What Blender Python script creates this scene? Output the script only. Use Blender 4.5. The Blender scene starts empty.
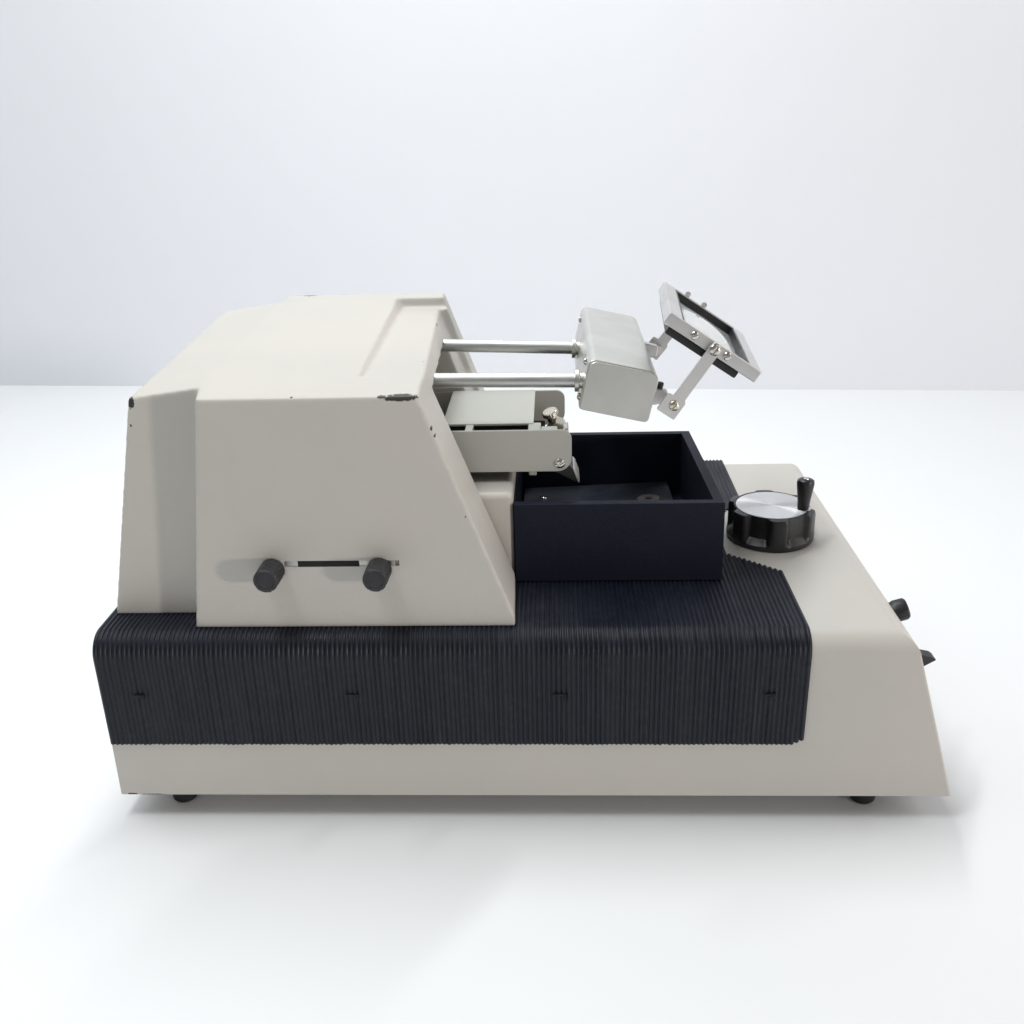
import bpy, bmesh, math, random
from mathutils import Vector, Matrix
random.seed(7)
S = bpy.context.scene
COL = S.collection
PI = math.pi

# ------------------------------------------------------------------ materials
def new_mat(name):
    m = bpy.data.materials.new(name); m.use_nodes = True
    nt = m.node_tree
    return m, nt, nt.nodes['Principled BSDF']

def N(nt, t, **kw):
    n = nt.nodes.new(t)
    for k, v in kw.items():
        if k in n.inputs: n.inputs[k].default_value = v
        else: setattr(n, k, v)
    return n

def noise(nt, scale, detail=3, rough=.55, coord=None):
    n = N(nt, 'ShaderNodeTexNoise'); n.inputs['Scale'].default_value = scale
    n.inputs['Detail'].default_value = detail; n.inputs['Roughness'].default_value = rough
    if coord is not None: nt.links.new(coord, n.inputs['Vector'])
    return n

def math_node(nt, op, a, b=None, clamp=False):
    n = nt.nodes.new('ShaderNodeMath'); n.operation = op; n.use_clamp = clamp
    for i, v in enumerate((a, b)):
        if v is None: continue
        if isinstance(v, (int, float)): n.inputs[i].default_value = v
        else: nt.links.new(v, n.inputs[i])
    return n.outputs[0]

def ramp(nt, fac, stops):
    r = nt.nodes.new('ShaderNodeValToRGB'); nt.links.new(fac, r.inputs[0])
    els = r.color_ramp.elements
    els[0].position, els[0].color = stops[0][0], stops[0][1]
    els[1].position, els[1].color = stops[-1][0], stops[-1][1]
    for p, c in stops[1:-1]:
        e = els.new(p); e.color = c
    return r.outputs[0]

def grey(v): return (v, v, v, 1)

def bump(nt, b, h, strength, dist=.001):
    n = nt.nodes.new('ShaderNodeBump'); n.inputs['Strength'].default_value = strength
    n.inputs['Distance'].default_value = dist
    nt.links.new(h, n.inputs['Height']); nt.links.new(n.outputs[0], b.inputs['Normal'])

def mix(nt, fac, a, b):
    n = nt.nodes.new('ShaderNodeMix'); n.data_type = 'RGBA'
    if isinstance(fac, (int, float)): n.inputs[0].default_value = fac
    else: nt.links.new(fac, n.inputs[0])
    for i, v in ((6, a), (7, b)):
        if isinstance(v, tuple): n.inputs[i].default_value = v
        else: nt.links.new(v, n.inputs[i])
    return n.outputs[2]

def paint(name, col, rough=.42, chips=(), bump_s=.12, spread=.035):
    m, nt, b = new_mat(name)
    co = nt.nodes.new('ShaderNodeTexCoord').outputs['Object']
    n1 = noise(nt, 14, 4, .6, co)
    dark = tuple(c*(1-spread) for c in col[:3])+(1,)
    warm = (col[0]*(1+spread*.4), col[1], col[2]*(1-spread*.5), 1)
    c = mix(nt, ramp(nt, n1.outputs[0], [(.35, grey(0)), (.65, grey(1))]), dark, warm)
    n2 = noise(nt, 900, 2, .5, co)
    if chips:
        nz = noise(nt, 700, 5, .75, co)
        tot = None
        for (p, r) in chips:
            s = nt.nodes.new('ShaderNodeVectorMath'); s.operation = 'SUBTRACT'
            nt.links.new(co, s.inputs[0]); s.inputs[1].default_value = p
            d = nt.nodes.new('ShaderNodeVectorMath'); d.operation = 'DIVIDE'
            nt.links.new(s.outputs[0], d.inputs[0]); d.inputs[1].default_value = r
            l = nt.nodes.new('ShaderNodeVectorMath'); l.operation = 'LENGTH'
            nt.links.new(d.outputs[0], l.inputs[0])
            w = math_node(nt, 'ADD', l.outputs['Value'], math_node(nt, 'MULTIPLY', math_node(nt, 'SUBTRACT', nz.outputs[0], .5), 2.0))
            k = math_node(nt, 'LESS_THAN', w, 1.0)
            tot = k if tot is None else math_node(nt, 'MAXIMUM', tot, k)
        c = mix(nt, tot, c, (.045, .040, .034, 1))
    nt.links.new(c, b.inputs['Base Color'])
    b.inputs['Roughness'].default_value = rough
    b.inputs['Specular IOR Level'].default_value = .4
    bump(nt, b, n2.outputs[0], bump_s, .0006)
    return m

def metal(name, col, rough=.3, stretch=None, var=.1, metallic=1.0):
    m, nt, b = new_mat(name)
    co = nt.nodes.new('ShaderNodeTexCoord').outputs['Object']
    if stretch:
        mp = nt.nodes.new('ShaderNodeMapping'); mp.inputs['Scale'].default_value = stretch
        nt.links.new(co, mp.inputs[0]); v = mp.outputs[0]
    else: v = co
    n1 = noise(nt, 1800 if not stretch else 1, 3, .6, v)
    n0 = noise(nt, 40, 3, .6, co)
    r = ramp(nt, n1.outputs[0], [(.3, grey(max(.05, rough-var))), (.7, grey(rough+var))])
    nt.links.new(r, b.inputs['Roughness'])
    c = mix(nt, ramp(nt, n0.outputs[0], [(.35, grey(0)), (.7, grey(1))]), tuple(x*.9 for x in col[:3])+(1,), col)
    nt.links.new(c, b.inputs['Base Color'])
    b.inputs['Metallic'].default_value = metallic
    bump(nt, b, n1.outputs[0], .04, .0001)
    return m

def dark(name, col, rough=.45, dust=.02, scale=60, spec=.4):
    m, nt, b = new_mat(name)
    co = nt.nodes.new('ShaderNodeTexCoord').outputs['Object']
    n1 = noise(nt, scale, 5, .65, co)
    c = mix(nt, ramp(nt, n1.outputs[0], [(.45, grey(0)), (.8, grey(1))]), col, tuple(x+dust for x in col[:3])+(1,))
    nt.links.new(c, b.inputs['Base Color'])
    n2 = noise(nt, scale*.5, 3, .6, co)
    nt.links.new(ramp(nt, n2.outputs[0], [(.3, grey(rough-.08)), (.7, grey(rough+.12))]), b.inputs['Roughness'])
    b.inputs['Specular IOR Level'].default_value = spec
    n3 = noise(nt, 1100, 2, .5, co)
    bump(nt, b, n3.outputs[0], .15, .0004)
    return m

CREAM = (.565, .55, .515, 1)
hood_chips = [((-.0685, .4284, .2134), (.0074, .0032, .0015)), ((-.0772, .4284, .2138), (.0022, .002, .0006)),
              ((-.1992, .4465, .2078), (.0018, .003, .0027)), ((-.2005, .446, .197), (.0006, .002, .0010)),
              ((-.0558, .428, .199), (.0005, .003, .0009)), ((-.0545, .428, .1955), (.0006, .003, .0006)),
              ((-.0648, .483, .2150), (.0010, .0016, .0010)), ((-.0665, .566, .2165), (.0012, .0018, .0011)),
              ((-.042, .426, .157), (.0005, .003, .0005)),
              ((-.118, .4280, .2142), (.0006, .002, .0004)), ((-.150, .6155, .2258), (.005, .003, .0006))]
M = {}
M['hood'] = paint('hood cream paint', CREAM, .45, hood_chips)
M['base'] = paint('base cream paint', CREAM, .45, [((-.209, .411, .0094), (.006, .003, .0006)), ((-.219, .411, .0096), (.0025, .003, .0008))])
M['cream'] = paint('block cream paint', CREAM, .42)
M['arm'] = paint('pale grey green paint', (.455, .462, .428, 1), .4, spread=.03)
M['silver'] = metal('satin silver box', (.70, .70, .66, 1), .38, None, .05)
M['plate'] = metal('satin end plate', (.66, .655, .62, 1), .42, None, .05)
M['alu'] = metal('milled aluminium', (.74, .735, .725, 1), .46, (60, 60, 900), .07)
M['rod'] = metal('ground steel rod', (.66, .67, .66, 1), .42, (40, 900, 900), .06)
M['steel'] = metal('bright screw', (.72, .70, .66, 1), .2)
M['nickel'] = metal('old nickel', (.72, .67, .58, 1), .28)
m, nt, b = new_mat('black ribbed rubber')
co = nt.nodes.new('ShaderNodeTexCoord').outputs['Object']
mp = nt.nodes.new('ShaderNodeMapping'); mp.inputs['Scale'].default_value = (300, 30, 30); nt.links.new(co, mp.inputs[0])
stk = noise(nt, 1, 3, .6, mp.outputs[0]); pat = noise(nt, 17, 3, .6, co); fine = noise(nt, 260, 4, .7, co)
w1 = math_node(nt, 'MULTIPLY', ramp(nt, stk.outputs[0], [(.50, grey(0)), (.72, grey(.75))]), ramp(nt, pat.outputs[0], [(.42, grey(0)), (.66, grey(1))]))
w2 = math_node(nt, 'MULTIPLY', ramp(nt, fine.outputs[0], [(.5, grey(0)), (.8, grey(1))]), .55)
wr_ = math_node(nt, 'MAXIMUM', w1, w2)
nt.links.new(mix(nt, wr_, (.0056, .0078, .0165, 1), (.027, .033, .044, 1)), b.inputs['Base Color'])
nt.links.new(ramp(nt, pat.outputs[0], [(.3, grey(.38)), (.7, grey(.58))]), b.inputs['Roughness'])
b.inputs['Specular IOR Level'].default_value = .34
bump(nt, b, fine.outputs[0], .2, .0004)
M['mat'] = m
M['bath'] = dark('navy black bath', (.0115, .0140, .0265, 1), .5, .004, 25, .14)
M['bathfloor'] = dark('bath floor plate', (.017, .022, .034, 1), .45, .012, 70, .5)
M['black'] = dark('black plastic', (.012, .012, .014, 1), .36, .01, 80, .5)
M['knob'] = dark('charcoal knurled plastic', (.030, .030, .034, 1), .5, .02, 200, .4)
M['slot'] = dark('slot black', (.004, .004, .005, 1), .6, .002)
M['strip'] = metal('slot strip', (.55, .55, .52, 1), .4)
M['gap'] = paint('slot grey', (.30, .30, .28, 1), .5)
M['disc'] = dark('dull bath disc', (.16, .145, .135, 1), .5, .05, 120)
M['foot'] = dark('rubber foot', (.012, .012, .013, 1), .6, .01)

# turned dial face: radial brushing
m, nt, b = new_mat('turned aluminium dial')
co = nt.nodes.new('ShaderNodeTexCoord').outputs['Object']
sx = nt.nodes.new('ShaderNodeSeparateXYZ'); nt.links.new(co, sx.inputs[0])
rad = math_node(nt, 'SQRT', math_node(nt, 'ADD', math_node(nt, 'POWER', sx.outputs[0], 2.0), math_node(nt, 'POWER', sx.outputs[1], 2.0)))
rn = nt.nodes.new('ShaderNodeTexNoise'); rn.noise_dimensions = '1D'; rn.inputs['Scale'].default_value = 3500
nt.links.new(rad, rn.inputs['W'])
tg = nt.nodes.new('ShaderNodeTangent'); tg.direction_type = 'RADIAL'; tg.axis = 'Z'
nt.links.new(tg.outputs[0], b.inputs['Tangent'])
b.inputs['Metallic'].default_value = 1; b.inputs['Anisotropic'].default_value = .9
b.inputs['Base Color'].default_value = (.72, .73, .74, 1)
nt.links.new(ramp(nt, rn.outputs[0], [(.3, grey(.28)), (.7, grey(.4))]), b.inputs['Roughness'])
bump(nt, b, rn.outputs[0], .12, .0003)
M['dial'] = m

m, nt, b = new_mat('milky white lens')
b.inputs['Base Color'].default_value = (.93, .95, .96, 1); b.inputs['Roughness'].default_value = .03  # white body colour stands in for bright table and reflection in the lens
b.inputs['Transmission Weight'].default_value = .45; b.inputs['IOR'].default_value = 1.5
M['lens'] = m

def setting(name, col, rough, sc, amt, spec=.3, bs=.03):
    m, nt, b = new_mat(name)
    co = nt.nodes.new('ShaderNodeTexCoord').outputs['Object']
    n1 = noise(nt, sc, 4, .6, co)
    c = mix(nt, ramp(nt, n1.outputs[0], [(.3, grey(0)), (.7, grey(1))]), tuple(x*(1-amt) for x in col[:3])+(1,), col)
    nt.links.new(c, b.inputs['Base Color']); b.inputs['Roughness'].default_value = rough
    b.inputs['Specular IOR Level'].default_value = spec
    n2 = noise(nt, 500, 3, .6, co); bump(nt, b, n2.outputs[0], bs, .0005)
    return m
M['table'] = setting('white laminate', (.91, .93, .95, 1), .45, 3, .02, .3)
M['wall'] = setting('white wall paint', (.81, .835, .885, 1), .8, 2.2, .03, .2, .15)

# ------------------------------------------------------------------ geometry helpers
def finish(name, bm, mat, parent=None, angle=32, origin=None):
    bmesh.ops.remove_doubles(bm, verts=bm.verts, dist=1e-6)
    bmesh.ops.recalc_face_normals(bm, faces=bm.faces)
    if origin is not None:
        bmesh.ops.translate(bm, verts=bm.verts, vec=-Vector(origin))
    me = bpy.data.meshes.new(name); bm.to_mesh(me); bm.free()
    for p in me.polygons: p.use_smooth = True
    me.set_sharp_from_angle(angle=math.radians(angle))
    o = bpy.data.objects.new(name, me); COL.objects.link(o)
    me.materials.append(mat)
    if origin is not None: o.location = origin
    wn = o.modifiers.new('weighted normals', 'WEIGHTED_NORMAL'); wn.keep_sharp = True
    if parent is not None:
        o.parent = parent
        if parent is not ROOT or True:
            pl = world_loc(parent)
            o.location = Vector(origin if origin is not None else (0, 0, 0)) - pl
    return o

def world_loc(o):
    v = Vector((0, 0, 0))
    while o is not None:
        v = v + o.location; o = o.parent
    return v

def bevel_all(bm, off, seg=2, edges=None):
    es = list(bm.edges) if edges is None else edges
    bmesh.ops.bevel(bm, geom=es, offset=off, segments=seg, profile=.5, affect='EDGES', clamp_overlap=True)

def add_box(bm, lo, hi, bev=0, seg=2, mtx=None):
    t = bmesh.new()
    bmesh.ops.create_cube(t, size=1)
    lo, hi = Vector(lo), Vector(hi)
    for v in t.verts:
        v.co = Vector([lo[i]+(v.co[i]+.5)*(hi[i]-lo[i]) for i in range(3)])
    if bev: bevel_all(t, bev, seg)
    merge(bm, t, mtx)

def merge(bm, t, mtx=None):
    if mtx is not None: bmesh.ops.transform(t, matrix=mtx, verts=t.verts)
    me = bpy.data.meshes.new('tmp'); t.to_mesh(me); t.free()
    bm.from_mesh(me); bpy.data.meshes.remove(me)

def loft(bm, rings, cap=True):
    rs = [[bm.verts.new(p) for p in r] for r in rings]
    n = len(rs[0])
    for a, b in zip(rs, rs[1:]):
        for i in range(n):
            bm.faces.new((a[i], a[(i+1) % n], b[(i+1) % n], b[i]))
    if cap:
        bm.faces.new(rs[0][::-1]); bm.faces.new(rs[-1])
    return rs

def add_prism_y(bm, prof, y0, y1, bev=0, seg=2):
    """extrude an xz outline along y"""
    t = bmesh.new()
    loft(t, [[(x, y0, z) for x, z in prof], [(x, y1, z) for x, z in prof]])
    bmesh.ops.recalc_face_normals(t, faces=t.faces)
    if bev: bevel_all(t, bev, seg)
    merge(bm, t)

def round_poly(pts, rads, seg=6):
    """round the corners of a 2D outline"""
    out = []; n = len(pts)
    for i, p in enumerate(pts):
        r = rads[i] if isinstance(rads, (list, tuple)) else rads
        p = Vector(p); a = Vector(pts[i-1]); c = Vector(pts[(i+1) % n])
        if r <= 0: out.append(tuple(p)); continue
        u = (a-p).normalized(); w = (c-p).normalized()
        ang = u.angle(w); d = min(r/math.tan(ang/2), (a-p).length*.49, (c-p).length*.49)
        rr = d*math.tan(ang/2)
        bis = (u+w).normalized(); ctr = p+bis*(rr/math.sin(ang/2))
        s = p+u*d-ctr; e = p+w*d-ctr
        a0 = math.atan2(s.y, s.x); a1 = math.atan2(e.y, e.x)
        da = (a1-a0+PI) % (2*PI)-PI
        for k in range(seg+1):
            t = a0+da*k/seg
            out.append((ctr.x+rr*math.cos(t), ctr.y+rr*math.sin(t)))
    return out

def frame_of(axis):
    z = Vector(axis).normalized()
    x = z.cross(Vector((0, 0, 1)))
    if x.length < 1e-4: x = Vector((1, 0, 0))
    x.normalize(); y = z.cross(x)
    return x, y, z

def add_lathe(bm, base, axis, prof, seg=32, rfun=None):
    """prof = [(distance along axis, radius)]"""
    x, y, z = frame_of(axis); base = Vector(base)
    t = bmesh.new()
    rings = []
    for i, (h, r) in enumerate(prof):
        ring = []
        for k in range(seg):
            a = 2*PI*k/seg
            rr = rfun(i, a, r) if rfun else r
            ring.append(base+z*h+(x*math.cos(a)+y*math.sin(a))*rr)
        rings.append(ring)
    loft(t, rings)
    bmesh.ops.recalc_face_normals(t, faces=t.faces)
    merge(bm, t)

def screw(name, pos, axis, r, h, parent, mat='steel', slot=True, turn=.6):
    """round head screw with a real slot: two half heads"""
    bm = bmesh.new()
    prof = [(-.0004, r*.98), (h*.45, r), (h*.8, r*.82), (h, r*.45)]
    add_lathe(bm, pos, axis, prof, 20)
    o = finish(name, bm, M[mat], parent, 40)
    if slot:
        x, y, z = frame_of(axis)
        d = x*math.cos(turn)+y*math.sin(turn); e = z.cross(d)
        mt = Matrix((( d.x, e.x, z.x, pos[0]), (d.y, e.y, z.y, pos[1]), (d.z, e.z, z.z, pos[2]), (0, 0, 0, 1)))
        cb = bmesh.new(); add_box(cb, (-r*1.3, -r*.16, h*.5), (r*1.3, r*.16, h*1.5), 0, 1, mt)
        c = finish('cut', cb, M[mat]); c.modifiers.clear(); boolean(o, c, 'DIFFERENCE')
    return o

def boolean(o, c, op):
    md = o.modifiers.new('b', 'BOOLEAN'); md.object = c; md.operation = op; md.solver = 'EXACT'
    apply_mods(o); me = c.data; bpy.data.objects.remove(c); bpy.data.meshes.remove(me)

def apply_mods(o, angle=32):
    bpy.context.view_layer.update()
    dg = bpy.context.evaluated_depsgraph_get()
    me = bpy.data.meshes.new_from_object(o.evaluated_get(dg))
    old = o.data; o.modifiers.clear(); o.data = me; bpy.data.meshes.remove(old)
    for p in me.polygons: p.use_smooth = True
    if angle: me.set_sharp_from_angle(angle=math.radians(angle))

def voxel_soft(o, size, it):
    md = o.modifiers.new('r', 'REMESH'); md.mode = 'VOXEL'; md.voxel_size = size; md.use_smooth_shade = True
    s = o.modifiers.new('s', 'SMOOTH'); s.factor = .5; s.iterations = it
    apply_mods(o, None)

# ------------------------------------------------------------------ setting
bm = bmesh.new()
add_box(bm, (-2.6, -1.2, -.0345), (2.6, 1.42, -.0045))
t = finish('table', bm, M['table']); t['kind'] = 'structure'
bm = bmesh.new()
add_box(bm, (-3.2, 0, -.3), (3.2, .05, 2.2))
w = finish('wall', bm, M['wall']); w['kind'] = 'structure'
w.location = (-.0541, 1.219, 0); w.rotation_euler = (0, 0, math.atan2(1.1611-1.2552, .5231+.7043))

# ------------------------------------------------------------------ the instrument
ROOT = bpy.data.objects.new('tissue_slicer', None); COL.objects.link(ROOT)
ROOT.location = (-.02, .53, -.0045)
ROOT['label'] = 'cream and black benchtop tissue slicer with ribbed mat and tilted magnifier on white table'
ROOT['category'] = 'laboratory instrument'

# --- base
bm = bmesh.new()
YF, YB = .411, .655
lo = [(-.2257, YF, .0095), (.1946, YF, .0095), (.1946, YB, .0095), (-.2257, YB, .0095)]
hi = [(-.2243, YF+.0004, .1), (.1670, YF+.0004, .1), (.1660, YB, .1), (-.2243, YB, .1)]
loft(bm, [lo, hi])
bm.edges.ensure_lookup_table()
top = [e for e in bm.edges if all(v.co.z > .09 for v in e.verts)]
side = [e for e in bm.edges if abs(e.verts[0].co.z-e.verts[1].co.z) > .05]
bevel_all(bm, .0108, 8, top)
side = [e for e in bm.edges if abs(e.verts[0].co.z-e.verts[1].co.z) > .05]
bevel_all(bm, .0014, 3, side)
BASE = finish('base', bm, M['base'], ROOT)
for x, y in ((-.1990, .4275), (.1565, .4275), (-.199, .632), (.156, .632)):
    bm = bmesh.new()
    add_lathe(bm, (x, y, -.0044), (0, 0, 1), [(0, .0056), (.0012, .0066), (.0110, .0072), (.0141, .0072)], 28)
    finish('rubber_foot', bm, M['foot'], BASE)
# knob and switch on the sloping right end
nx = Vector((.0905, 0, .0296)).normalized()
def end_face(y, z): return Vector((.1665+(.1-z)*.310, y, z))
bm = bmesh.new()
def kn(i, a, r): return r*(1+(.035 if int(a/(2*PI)*48) % 2 else 0)) if 1 <= i <= 3 else r
p = end_face(.4590, .0868)
add_lathe(bm, p, nx, [(-.0005, .0050), (.0015, .0053), (.0022, .0056), (.0072, .0055), (.0082, .0048), (.0085, .003)], 48, kn)
finish('control_knob', bm, M['black'], BASE, 40)
bm = bmesh.new()
p = end_face(.4400, .0716)
t = bmesh.new()
loft(t, [[(-.001, -.0035, -.0055), (.004, -.0035, -.0050), (.0125, -.0035, .0005), (.0105, -.0035, .0020), (-.001, -.0035, .0045)],
         [(-.001, .0035, -.0055), (.004, .0035, -.0050), (.0125, .0035, .0005), (.0105, .0035, .0020), (-.001, .0035, .0045)]])
bmesh.ops.recalc_face_normals(t, faces=t.faces); bevel_all(t, .0005, 2)
merge(bm, t, Matrix.Translation(p))
finish('switch', bm, M['knob'], BASE, 40)

# --- ribbed rubber mat: each rib is real relief, over the top, round the front edge and down
bm = bmesh.new()
PITCH = .00235
X0, X1 = -.2246, .1190
nrib = int(round((X1-X0)/PITCH)); PITCH = (X1-X0)/nrib
def path(ys, ye=None, zend=.041):
    """(point, outward normal) from back to front and down the front"""
    out = [((ys, .1), (0, 1))]
    if ye is not None:
        return [((ys+(ye-ys)*k/3, .1), (0, 1)) for k in range(4)]
    yb = .4222
    for k in range(1, 5): out.append(((ys+(yb-ys)*k/4, .1), (0, 1)))
    R = .0108
    for k in range(1, 8):
        a = PI/2*k/8
        out.append(((yb-R*math.sin(a), .1-R+R*math.cos(a)), (-math.sin(a), math.cos(a))))
    for k in range(0, 5):
        z = (.1-R)+(zend-(.1-R))*k/4
        out.append(((.4114-.0004*k/4, z), (-1, 0)))
    return out
SEC = [(0, .0007), (.10, .0007), (.22, .00105), (.36, .0013), (.5, .0014), (.64, .0013), (.78, .00105), (.90, .0007), (1, .0007)]
def rib(x0, x1, pth, jit):
    rings = []
    for (y, z), (ny, nz) in pth:
        r = [(x0, y-ny*.0002, z-nz*.0002)]
        for u, h in SEC:
            hh = h+(jit if h > .001 else 0)
            r.append((x0+(x1-x0)*u, y+ny*hh, z+nz*hh))
        r.append((x1, y-ny*.0002, z-nz*.0002))
        rings.append(r)
    loft(bm, rings)
for i in range(nrib):
    x0 = X0+i*PITCH; x1 = x0+PITCH; xc = (x0+x1)/2
    dz = random.uniform(-.00018, .00018)
    zend = .0411+dz
    if i >= nrib-2: zend += .0012*(i-nrib+3)
    jit = random.uniform(-.00007, .00007)
    x0 += random.uniform(-.00002, .00002)
    if xc < .0925:
        rib(x0, x1, path(.652, None, zend), jit)
    else:
        ys = .5020-(xc-.0925)*(.5020-.4790)/(.1190-.0925)
        rib(x0, x1, path(ys, None, zend), jit)
        if xc < .1132:
            yb0 = .552+(xc-.0925)*1.15
            rib(x0, x1, path(.652, yb0), jit)
MAT = finish('ribbed_mat', bm, M['mat'], ROOT, 50)
for px in (-.2055, -.1000, .0005, .1000):
    bm = bmesh.new()
    k = (px+.3)*37 % 1
    add_box(bm, (px-.0034+.002*k, .4090-.0003*k, .0697), (px+.0034, .4102, .0704), .0002, 1)
    add_box(bm, (px+.0024, .4090-.0003*k, .0665+.002*k), (px+.0032, .4102, .0697), .0002, 1)
    finish('mat_clip', bm, M['mat'], MAT)

# --- hood casting
def ztop(x, y): return .2142+(y-.4278)*.061-max(0, -.1615-x)*.135
def ring(k, xr, xb, z=None):
    """plan outline at fraction k of the height"""
    L = lambda a, b: a+(b-a)*k
    pts = [(L(-.1760, -.1615), L(.4212, .4278)), (xr, L(.4212, .4278)), (xb, L(.634, .6165)), (L(-.1760, -.1615), L(.634, .6165)),
           (L(-.1775, -.1660), L(.6190, .6015)), (L(-.2218, -.2003), L(.6190, .6015)), (L(-.2218, -.2003), L(.4360, .446)), (L(-.1775, -.1660), L(.4360, .446))]
    return [(x, y, ztop(x, y) if z is None else z) for x, y in pts]
bm = bmesh.new()
loft(bm, [ring(0, -.0202, -.0270, .1010), ring(.055, -.0204, -.0272, .1070), ring(1, -.0614, -.0672)])
HOOD = finish('hood', bm, M['hood'], ROOT)
HOOD_OFF = world_loc(HOOD)
# pocket in the top through which the rods run
def fl(y): return .2124+(y-.455)*.044
bm = bmesh.new()
xl = lambda y: -.0970
lo = [(xl(.470)+.0055, .460, .2136), (-.0575, .450, .2156), (-.0575, .604, .2188), (xl(.605)+.0055, .604, .2188)]
hi = [(xl(.455)-.003, .450, .225), (-.0575, .446, .225), (-.0575, .6065, .235), (xl(.605)-.004, .6075, .235)]
loft(bm, [lo, hi]); c = finish('cut', bm, M['hood']); c.modifiers.clear()
boolean(HOOD, c, 'DIFFERENCE')
# the nose face steps back between the two side flanges
bm = bmesh.new()
loft(bm, [[(-.0378, .468, .15), (.02, .468, .15), (.02, .6005, .15), (-.0437, .6005, .15)],
          [(-.0698, .468, .235), (.02, .468, .235), (.02, .6005, .235), (-.0755, .6005, .235)]])
c = finish('cut', bm, M['hood']); c.modifiers.clear(); boolean(HOOD, c, 'DIFFERENCE')
# opening in the sloping nose
bm = bmesh.new(); add_box(bm, (-.078, .4675, .09), (.02, .566, .2062))
c = finish('cut', bm, M['hood']); c.modifiers.clear(); boolean(HOOD, c, 'DIFFERENCE')
voxel_soft(HOOD, .00085, 14)

# slot and clamp knobs in the front of the hood
def hf(z): return .4212+(z-.1010)/(.2138-.1010)*.0066       # y of the hood's front face
bm = bmesh.new(); add_box(bm, (-.1292, hf(.133)-.004, .13265), (-.0742, hf(.133)+.0018, .13570))
c = finish('cut', bm, M['hood']); c.modifiers.clear(); boolean(HOOD, c, 'DIFFERENCE')
bm = bmesh.new(); add_box(bm, (-.1291, hf(.133)+.0006, .1325), (-.0762, hf(.133)+.0030, .1358), .0002, 1)
SL = finish('slot', bm, M['strip'], HOOD)
bm = bmesh.new(); add_box(bm, (-.1226, hf(.133)+.0001, .13242), (-.0934, hf(.133)+.0030, .13588), .0002, 1)
finish('slot_window', bm, M['slot'], HOOD)
for x in (-.1360, -.0850):
    bm = bmesh.new()
    def kr(i, a, r): return r*(1+(.045 if int(a/(2*PI)*96) % 2 else 0)) if 1 <= i <= 3 else r
    add_lathe(bm, (x+.0012, hf(.1315)+.001, .1314), (0, -1, .04), [(0, .0030), (.0012, .0030), (.0013, .0057), (.0143, .0056), (.0150, .0051), (.0151, .0043), (.0147, .0041), (.0147, .001)], 96, kr)
    finish('clamp_knob', bm, M['knob'], HOOD, 30)

# --- cream block the blade arm stands on
bm = bmesh.new()
add_box(bm, (-.074, .4690, .1016), (-.0218, .5840, .1506), .0035, 4)
finish('arm_block', bm, M['cream'], ROOT)

# --- bath
bm = bmesh.new()
o_ = [(-.0214, .4680), (.0848, .4680), (.0812, .5840), (-.0214, .5840)]
i_ = [(-.0209, .4728), (.0795, .4728), (.0762, .5790), (-.0209, .5790)]
rings = [[(x+(.0007 if x > 0 else 0), y, .1018) for x, y in o_], [(x, y, .1448) for x, y in o_], [(x, y, .1448) for x, y in i_], [(x, y, .1075) for x, y in i_]]
loft(bm, rings)
bm.edges.ensure_lookup_table()
bevel_all(bm, .0017, 5, [e for e in bm.edges if e.verts[0].co.z > .1 and not (e.verts[0].co.z < .102 and e.verts[1].co.z < .102)])
BATH = finish('water_bath', bm, M['bath'], ROOT)
bm = bmesh.new()
t = bmesh.new()
lo = [(-.0195, .478, .1085), (.0700, .482, .1120), (.0680, .5760, .1135), (-.0195, .5760, .1100)]
loft(t, [lo, [(x, y, z+.0018) for x, y, z in lo]]); bmesh.ops.recalc_face_normals(t, faces=t.faces); bevel_all(t, .0005, 2)
merge(bm, t)
finish('floor_plate', bm, M['bathfloor'], BATH)
screw('screw', (-.0076, .5590, .1114), (0, 0, 1), .0024, .0016, BATH, 'steel', False)
bm = bmesh.new()
add_lathe(bm, (.0545, .5500, .1130), (-.04, .02, 1), [(0, .0068), (.0014, .0068), (.0017, .0064), (.0017, .0024), (.0010, .0020), (.0010, .001)], 32)
finish('floor_disc', bm, M['disc'], BATH)

# --- blade arm (channel with two cheeks)
bm = bmesh.new()
prof = round_poly([(-.0760, .1563), (.0082, .1563), (.0082, .1788), (-.0760, .1788)], [0, .0075, .0050, 0], 7)
add_prism_y(bm, prof, .4850, .4864, .0003, 1)
ARM = finish('blade_arm', bm, M['arm'], ROOT)
prof2 = round_poly([(-.0760, .1563), (.0056, .1563), (.0056, .1772), (-.0760, .1772)], [0, .0075, .0050, 0], 7)
bm = bmesh.new(); add_prism_y(bm, prof2, .5640, .5654, .0003, 1)
finish('arm_cheek', bm, M['arm'], ARM)
bm = bmesh.new()
add_box(bm, (-.0590, .4966, .1776), (-.0113, .5600, .1790), .0004, 2)
finish('arm_cover', bm, M['arm'], ARM)
bm = bmesh.new()
add_box(bm, (-.0590, .4990, .1600), (-.0125, .5600, .1775), .0004, 1)
add_box(bm, (-.0580, .4866, .1560), (-.0060, .5638, .1590), .0004, 1)
finish('arm_gap_shade', bm, M['slot'], ARM)  # near-black filler: shade of the gap under the cover put into colour
for x0, x1, y1, z1 in ((-.0465, -.0425, .4990, .1785), (-.0140, -.0075, .4990, .1785), (-.0074, .0010, .4940, .1780)):
    bm = bmesh.new(); add_box(bm, (x0, .4866, z1-.003), (x1, y1, z1), .0003, 1)
    finish('spacer', bm, M['arm'], ARM)
screw('screw', (.0021, .4850, .1608), (0, -1, 0), .0026, .0013, ARM, 'steel', True, .5)
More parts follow.
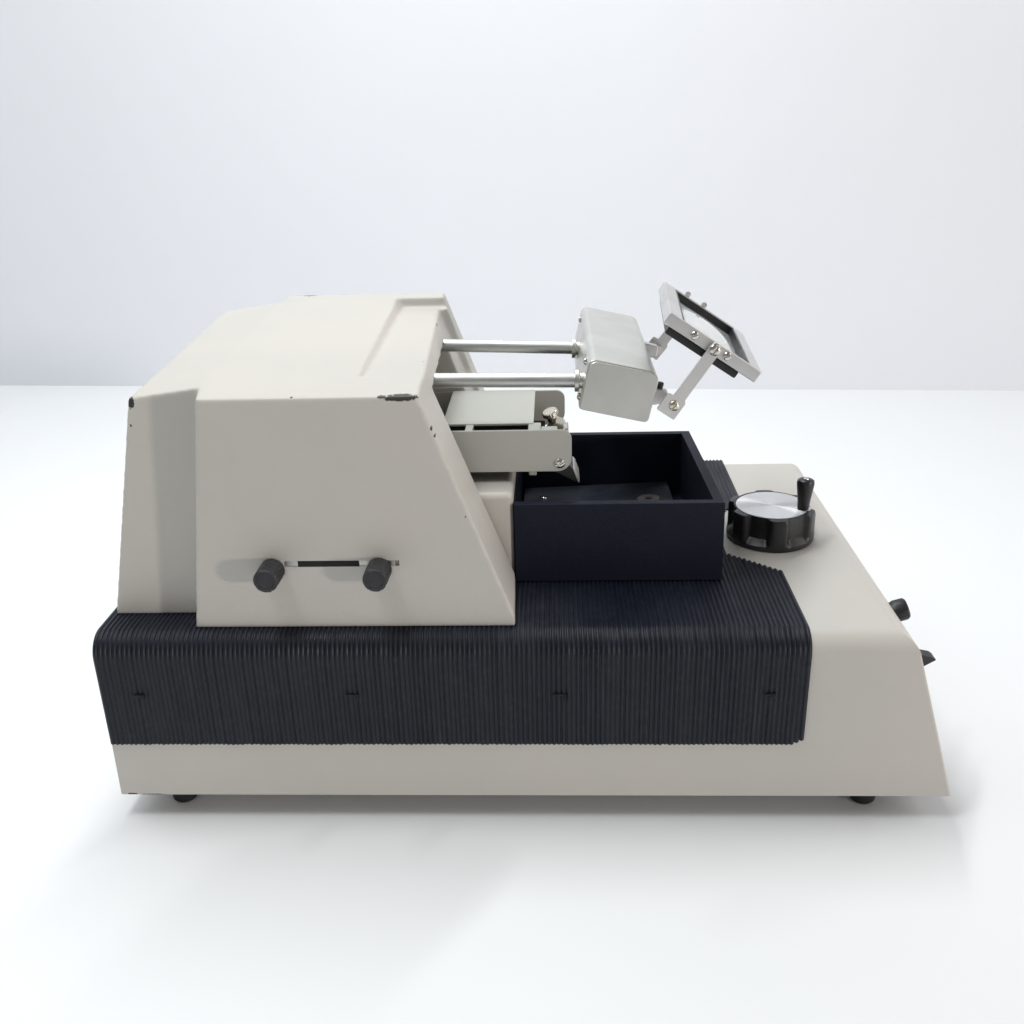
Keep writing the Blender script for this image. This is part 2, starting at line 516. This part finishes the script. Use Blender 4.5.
bm = bmesh.new(); add_box(bm, (-.0140, .4870, .1535), (-.0100, .4905, .1566), .0004, 1)
finish('arm_tab', bm, M['arm'], ARM)
# thumb screw on its little clamp
ax = Vector((-.32, -.18, .93)).normalized()
bm = bmesh.new()
add_lathe(bm, (-.0012, .5180, .1735), ax, [(0, .0028), (.0035, .0028), (.0037, .0042), (.0057, .0042), (.0062, .0038), (.0063, .0010)], 40,
          lambda i, a, r: r*(1+(.05 if int(a/(2*PI)*40) % 2 else 0)) if 2 <= i <= 3 else r)
finish('thumb_screw', bm, M['nickel'], ARM, 30)
bm = bmesh.new()
add_prism_y(bm, [(-.0055, .1600), (.0070, .1600), (.0072, .1680), (.0050, .1735), (.0005, .1755), (-.0055, .1690)], .5080, .5210, .0008, 2)
finish('blade_clamp', bm, M['nickel'], ARM)
bm = bmesh.new()
add_prism_y(bm, [(.0030, .1690), (.0072, .1700), (.0066, .1790), (.0040, .1770)], .4900, .4990, .0005, 1)
finish('clamp_lever', bm, M['plate'], ARM)
bm = bmesh.new()
add_prism_y(bm, [(-.0080, .1600), (.0060, .1600), (.0088, .1562), (.0112, .1498), (.0104, .1490), (.0000, .1545), (-.0080, .1570)], .4885, .5080, .0003, 1)
finish('blade_holder', bm, M['black'], ARM)
bm = bmesh.new()
add_prism_y(bm, [(.0089, .1565), (.0102, .1552), (.0124, .1490), (.0116, .1488)], .4885, .5080, 0)
finish('blade', bm, M['plate'], ARM)

# --- two guide rods from the hood to the box
for (y, za, zb) in ((.4890, .2050, .2034), (.5675, .2046, .2010)):
    a = Vector((-.0790, y, za)); b = Vector((.0170, y, zb)); d = (b-a)
    bm = bmesh.new(); add_lathe(bm, a, d, [(0, .0036), (d.length, .0036)], 32)
    R = finish('guide_rod', bm, M['rod'], ROOT, 40, None)
    bm = bmesh.new()
    add_lathe(bm, Vector((.0098, y, zb)), d, [(0, .0044), (.0002, .0056), (.0020, .0056), (.0024, .0052), (.0024, .0040), (.0055, .0040)], 32)
    finish('collar', bm, M['silver'], R, 40)

# --- silver box, tipped about the depth axis
TA = math.radians(-12.6)
ux, uz = Vector((math.cos(TA), 0, math.sin(TA))), Vector((-math.sin(TA), 0, math.cos(TA)))
C0 = Vector((.0317, 0, .1996))
def bx(u, w): q = C0+ux*u+uz*w; return (q.x, q.z)
W, H = .01790, .01300
def box_prof(g=0): return round_poly([bx(-W+g, -H+g), bx(W-g, -H+g), bx(W-g, H-g), bx(-W+g, H-g)], [.0018, .0022, .0055, .0035], 8)
bm = bmesh.new()
add_prism_y(bm, box_prof(), .4818, .6130, .0003, 1)
BOX = finish('motor_box', bm, M['silver'], ROOT, 25)
bm = bmesh.new()
add_prism_y(bm, box_prof(.0005), .4796, .4815, .0003, 1)
finish('end_plate', bm, M['plate'], BOX, 25)
for u, w, y in ((-W, .0078, .598), (-W, .0078, .497), (-W, -.0080, .487)):
    q = bx(u, w)
    screw('screw', (q[0], y, q[1]), -ux, .0018, .0015, BOX, 'steel', False)
# pivot brackets on the right of the box
for y0, y1, dw in ((.4880, .4930, 0), (.5560, .5610, .0070)):
    bm = bmesh.new()
    q = [bx(W-.001, .0035+dw), bx(W+.0068, .0030+dw), bx(W+.0078, -.0030+dw), bx(W-.001, -.0062+dw)]
    add_prism_y(bm, q, y0, y1, .0006, 2)
    B = finish('pivot_bracket', bm, M['alu'], BOX)
bm = bmesh.new()
q = bx(W+.0012, .0052)
add_lathe(bm, (q[0]+.0008, .4905, q[1]-.003), uz, [(0, .0016), (.0035, .0017), (.0040, .0013)], 20)
finish('set_screw', bm, M['black'], BOX)
bm = bmesh.new()
add_prism_y(bm, [bx(W-.0005, .0060), bx(W+.0022, .0052), bx(W+.0022, -.004), bx(W-.0005, -.004)], .5450, .5555, .0004, 1)
finish('stop_block', bm, M['black'], BOX)

# --- magnifier
FA = math.radians(-33.4)
fu, fn = Vector((math.cos(FA), 0, math.sin(FA))), Vector((-math.sin(FA), 0, math.cos(FA)))
F0 = Vector((.0557, 0, .2384))
LEN, TH = .0537, .0062
def fp(u, n): q = F0+fu*u+fn*n; return (q.x, q.z)
def fbox(bm, u0, u1, n0, n1, y0, y1, bev=.0005):
    add_prism_y(bm, [fp(u0, n0), fp(u1, n0), fp(u1, n1), fp(u0, n1)], y0, y1, bev, 2)
Y0, Y1 = .4800, .5660
t = bmesh.new()
def P3(u, n, y): q = fp(u, n); return (q[0], y, q[1])
o2 = [(0, Y0), (LEN, Y0), (LEN, Y1), (0, Y1)]
i2 = [(.0075, Y0+.0022), (LEN-.0062, Y0+.0022), (LEN-.0062, Y1-.0022), (.0075, Y1-.0022)]
loft(t, [[P3(u, -TH, y) for u, y in i2], [P3(u, -TH, y) for u, y in o2], [P3(u, 0, y) for u, y in o2], [P3(u, 0, y) for u, y in i2]], cap=False)
t.verts.ensure_lookup_table()
vs = list(t.verts)
for k in range(4):
    t.faces.new((vs[k], vs[(k+1) % 4], vs[12+(k+1) % 4], vs[12+k]))
bmesh.ops.recalc_face_normals(t, faces=t.faces); bevel_all(t, .0006, 2)
bm = bmesh.new(); merge(bm, t)
MAG = finish('magnifier_frame', bm, M['alu'], ROOT)
# black lens holder: an open black box frame sunk through the aluminium frame
t = bmesh.new()
ho = [(.0040, Y0+.0024), (LEN-.0100, Y0+.0024), (LEN-.0100, Y1-.0024), (.0040, Y1-.0024)]
ho = [(.0077, Y0+.0024), (LEN-.0064, Y0+.0024), (LEN-.0064, Y1-.0024), (.0077, Y1-.0024)]
hi2 = [(u+(.0012 if u < .02 else -.0012), y+(.0012 if y < .5 else -.0012)) for u, y in ho]
loft(t, [[P3(u, -.0062, y) for u, y in hi2], [P3(u, -.0062, y) for u, y in ho], [P3(u, -.0006, y) for u, y in ho], [P3(u, -.0006, y) for u, y in hi2]], cap=False)
t.verts.ensure_lookup_table(); vs = list(t.verts)
for k in range(4):
    t.faces.new((vs[k], vs[(k+1) % 4], vs[12+(k+1) % 4], vs[12+k]))
bm = bmesh.new(); merge(bm, t)
t = bmesh.new()      # the deeper lower flange that hangs below the frame
ho = [(.0034, Y0+.0008), (LEN-.0090, Y0+.0008), (LEN-.0090, Y1-.0050), (.0034, Y1-.0050)]
hi2 = [(.0085, Y0+.0050), (LEN-.0140, Y0+.0050), (LEN-.0140, Y1-.0050), (.0085, Y1-.0050)]
loft(t, [[P3(u, -.0100, y) for u, y in hi2], [P3(u, -.0100, y) for u, y in ho], [P3(u, -.0063, y) for u, y in ho], [P3(u, -.0063, y) for u, y in hi2]], cap=False)
t.verts.ensure_lookup_table(); vs = list(t.verts)
for k in range(4):
    t.faces.new((vs[k], vs[(k+1) % 4], vs[12+(k+1) % 4], vs[12+k]))
bmesh.ops.recalc_face_normals(t, faces=t.faces); bevel_all(t, .0006, 2)
merge(bm, t)
finish('lens_holder', bm, M['black'], MAG)
# slightly domed lens
t = bmesh.new()
ra, rb = (LEN-.0145)/2, (Y1-Y0-.0054)/2
cu, cy = (.0077+LEN-.0064)/2, (Y0+Y1)/2
G = 14
def lens_pt(i, j, s):
    a, b_ = i/G*2-1, j/G*2-1
    h = (1-a*a)*(1-b_*b_)*.0034
    return P3(cu+a*ra, -.0052+s*(.0006+h), cy+b_*rb)
g1 = [[t.verts.new(lens_pt(i, j, 1)) for j in range(G+1)] for i in range(G+1)]
g0 = [[t.verts.new(lens_pt(i, j, -.4)) for j in range(G+1)] for i in range(G+1)]
for i in range(G):
    for j in range(G):
        t.faces.new((g1[i][j], g1[i+1][j], g1[i+1][j+1], g1[i][j+1]))
        t.faces.new((g0[i][j], g0[i][j+1], g0[i+1][j+1], g0[i+1][j]))
for k in range(G):
    for A, B, C_, D in ((g1[k][0], g1[k+1][0], g0[k+1][0], g0[k][0]), (g1[k][G], g0[k][G], g0[k+1][G], g1[k+1][G]),
                        (g1[0][k], g0[0][k], g0[0][k+1], g1[0][k+1]), (g1[G][k], g1[G][k+1], g0[G][k+1], g0[G][k])):
        t.faces.new((A, B, C_, D))
bm = bmesh.new(); merge(bm, t)
finish('lens', bm, M['lens'], MAG)
for (x, z) in ((.0674, .2272), (.0834, .2170)):
    screw('screw', (x, Y0, z), (0, -1, 0), .0021, .0014, MAG, 'steel', True, .3)
for (x, z) in ((.0690, .2296), (.0782, .2236)):
    screw('screw', (x, Y1, z+.0012), (0, 1, 0), .0016, .0013, MAG, 'steel', False)
# the whole magnifier head is turned a little about the vertical
def turn(o):
    rot = Matrix.Rotation(math.radians(-3.8), 4, 'Z')
    piv = Vector((.0700, .4790, .22)) - world_loc(o)
    o.data.transform(Matrix.Translation(piv) @ rot @ Matrix.Translation(-piv))
for o in [MAG]+list(MAG.children): turn(o)
# link arms
def link(y0, y1, a, p, name='magnifier_arm'):
    bm = bmesh.new()
    a = Vector(a); p = Vector(p); d = (p-a).normalized(); s = Vector((-d.y, d.x))
    h = .0030
    pts = [a-d*.0032+s*h*.7, a-d*.0032-s*h*.7, a-s*h, p-d*.0040-s*h, p-d*.0035-s*.0060, p+d*.0062-s*.0060, p+d*.0062+s*.0042, p-d*.0035+s*.0042, p-d*.0050+s*h, a+s*h]
    # s points to one side; the foot widens away from the box
    rp = round_poly([tuple(q) for q in pts], [.0018, .0018, 0, 0, .0006, .0006, .0006, .0006, 0, 0], 4)
    add_prism_y(bm, rp, y0, y1, .0003, 1)
    return finish(name, bm, M['alu'], ROOT), a, p
L1, a, p = link(.4766, .4782, (.0770, .2208), (.0585, .1933))
screw('screw', (a.x, .4766, a.y), (0, -1, 0), .0029, .0018, L1, 'steel', True, 1.1)
screw('screw', (p.x, .4766, p.y), (0, -1, 0), .0026, .0016, L1, 'nickel', True, .9)
PN = p
L2, a, p = link(.5672, .5688, (.0755, .2215), (.0590, .2006))
screw('screw', (p.x, .5672, p.y), (0, -1, 0), .0017, .0012, L2, 'steel', True, .2)
for y0, y1, p in ((.4782, .4880, PN), (.5608, .5672, p)):
    bm = bmesh.new()
    add_lathe(bm, (p.x, y0, p.y), (0, 1, 0), [(0, .0024), (y1-y0, .0024)], 20)
    finish('pivot_pin', bm, M['steel'], BOX, 40)

# --- hand wheel
WC = Vector((.1215, .5270, .1003))
bm = bmesh.new()
NS = 6
def wr(i, a, r):
    if i in (3, 4, 5, 6):
        c = math.cos(NS*a)
        k = max(0, min(1, (c+.6)/.95)); k = k*k*(3-2*k)
        return r-k*(.0034 if i in (4, 5) else .0030 if i == 6 else .0012)
    return r
add_lathe(bm, WC, (0, 0, 1), [(0, .0236), (.0008, .0242), (.0030, .0243), (.0042, .0243), (.0062, .0243), (.0165, .0243), (.0184, .0237), (.0188, .0208), (.0184, .0200), (.0175, .0199)], 168, wr)
WHEEL = finish('hand_wheel', bm, M['black'], ROOT, 38)
bm = bmesh.new()
add_lathe(bm, WC+Vector((0, 0, .0176)), (0, 0, 1), [(0, .0198), (.0010, .0198), (.0013, .0194), (.00125, .0100), (.0012, .0010)], 96)
finish('dial', bm, M['dial'], WHEEL, 38, tuple(WC+Vector((0, 0, .0176))))
HP = Vector((.1376, .5212, .1188))
bm = bmesh.new()
add_lathe(bm, HP, (.03, .06, 1), [(.0004, .0030), (.0012, .0032), (.0060, .0036), (.0125, .0045), (.0152, .0048), (.0168, .0045), (.0176, .0034), (.0176, .0020), (.0172, .0018), (.0172, .0005)], 40)
H_ = finish('crank_handle', bm, M['black'], WHEEL, 40)
bm = bmesh.new()
add_lathe(bm, HP+Vector((0, 0, -.0002)), (0, 0, 1), [(0, .0042), (.0006, .0042), (.0008, .0038), (.0008, .001)], 32)
add_lathe(bm, HP+Vector((.03, .06, 1)).normalized()*.01722, (.03, .06, 1), [(0, .0017), (.0006, .0016), (.0009, .0009)], 24)
finish('handle_pin', bm, M['steel'], WHEEL, 40)

# ------------------------------------------------------------------ camera
cam = bpy.data.cameras.new('camera'); co_ = bpy.data.objects.new('camera', cam); COL.objects.link(co_)
pt, yw, rl = math.radians(22.7), math.radians(2.75), math.radians(1.65)
co_.matrix_world = Matrix.Translation((0, 0, .337)) @ Matrix.Rotation(yw, 4, 'Z') @ Matrix.Rotation(PI/2-pt, 4, 'X') @ Matrix.Rotation(-rl, 4, 'Z')
cam.sensor_width = 36; cam.lens = 36*1000/1024; cam.clip_start = .01; cam.clip_end = 50
S.camera = co_

# ------------------------------------------------------------------ light
wd = bpy.data.worlds.new('World'); S.world = wd; wd.use_nodes = True
bg = wd.node_tree.nodes['Background']; bg.inputs[0].default_value = (1, .965, .95, 1); bg.inputs[1].default_value = .205
def area(name, loc, target, sx, sy, power, col):
    l = bpy.data.lights.new(name, 'AREA'); l.shape = 'RECTANGLE'; l.size = sx; l.size_y = sy; l.energy = power; l.color = col
    o = bpy.data.objects.new(name, l); COL.objects.link(o); o.location = loc
    o.rotation_euler = (Vector(target)-Vector(loc)).to_track_quat('-Z', 'Y').to_euler()
    return o
area('ceiling_lamp', (-.20, .560, 1.05), (-.16, .54, 0), 1.0, .05, 7.7, (.975, 1, .985))
area('overhead_softbox', (-1.10, .60, 1.4), (-.75, .85, 0), 1.6, 1.0, 8.0, (.97, .99, 1))
area('right_fill', (1.35, .45, .95), (0, .50, .12), 1.0, .7, 4.5, (1, .98, .96))  # added fill, unseen; brightens the hood nose and right side of the table
area('side_lamp', (2.25, -1.08, .26), (-.1, .43, .14), .17, .17, 22.0, (1, .89, .82))

S.view_settings.view_transform = 'Standard'; S.view_settings.look = 'None'
S.view_settings.exposure = 0; S.view_settings.gamma = 1
S.view_settings.use_curve_mapping = False
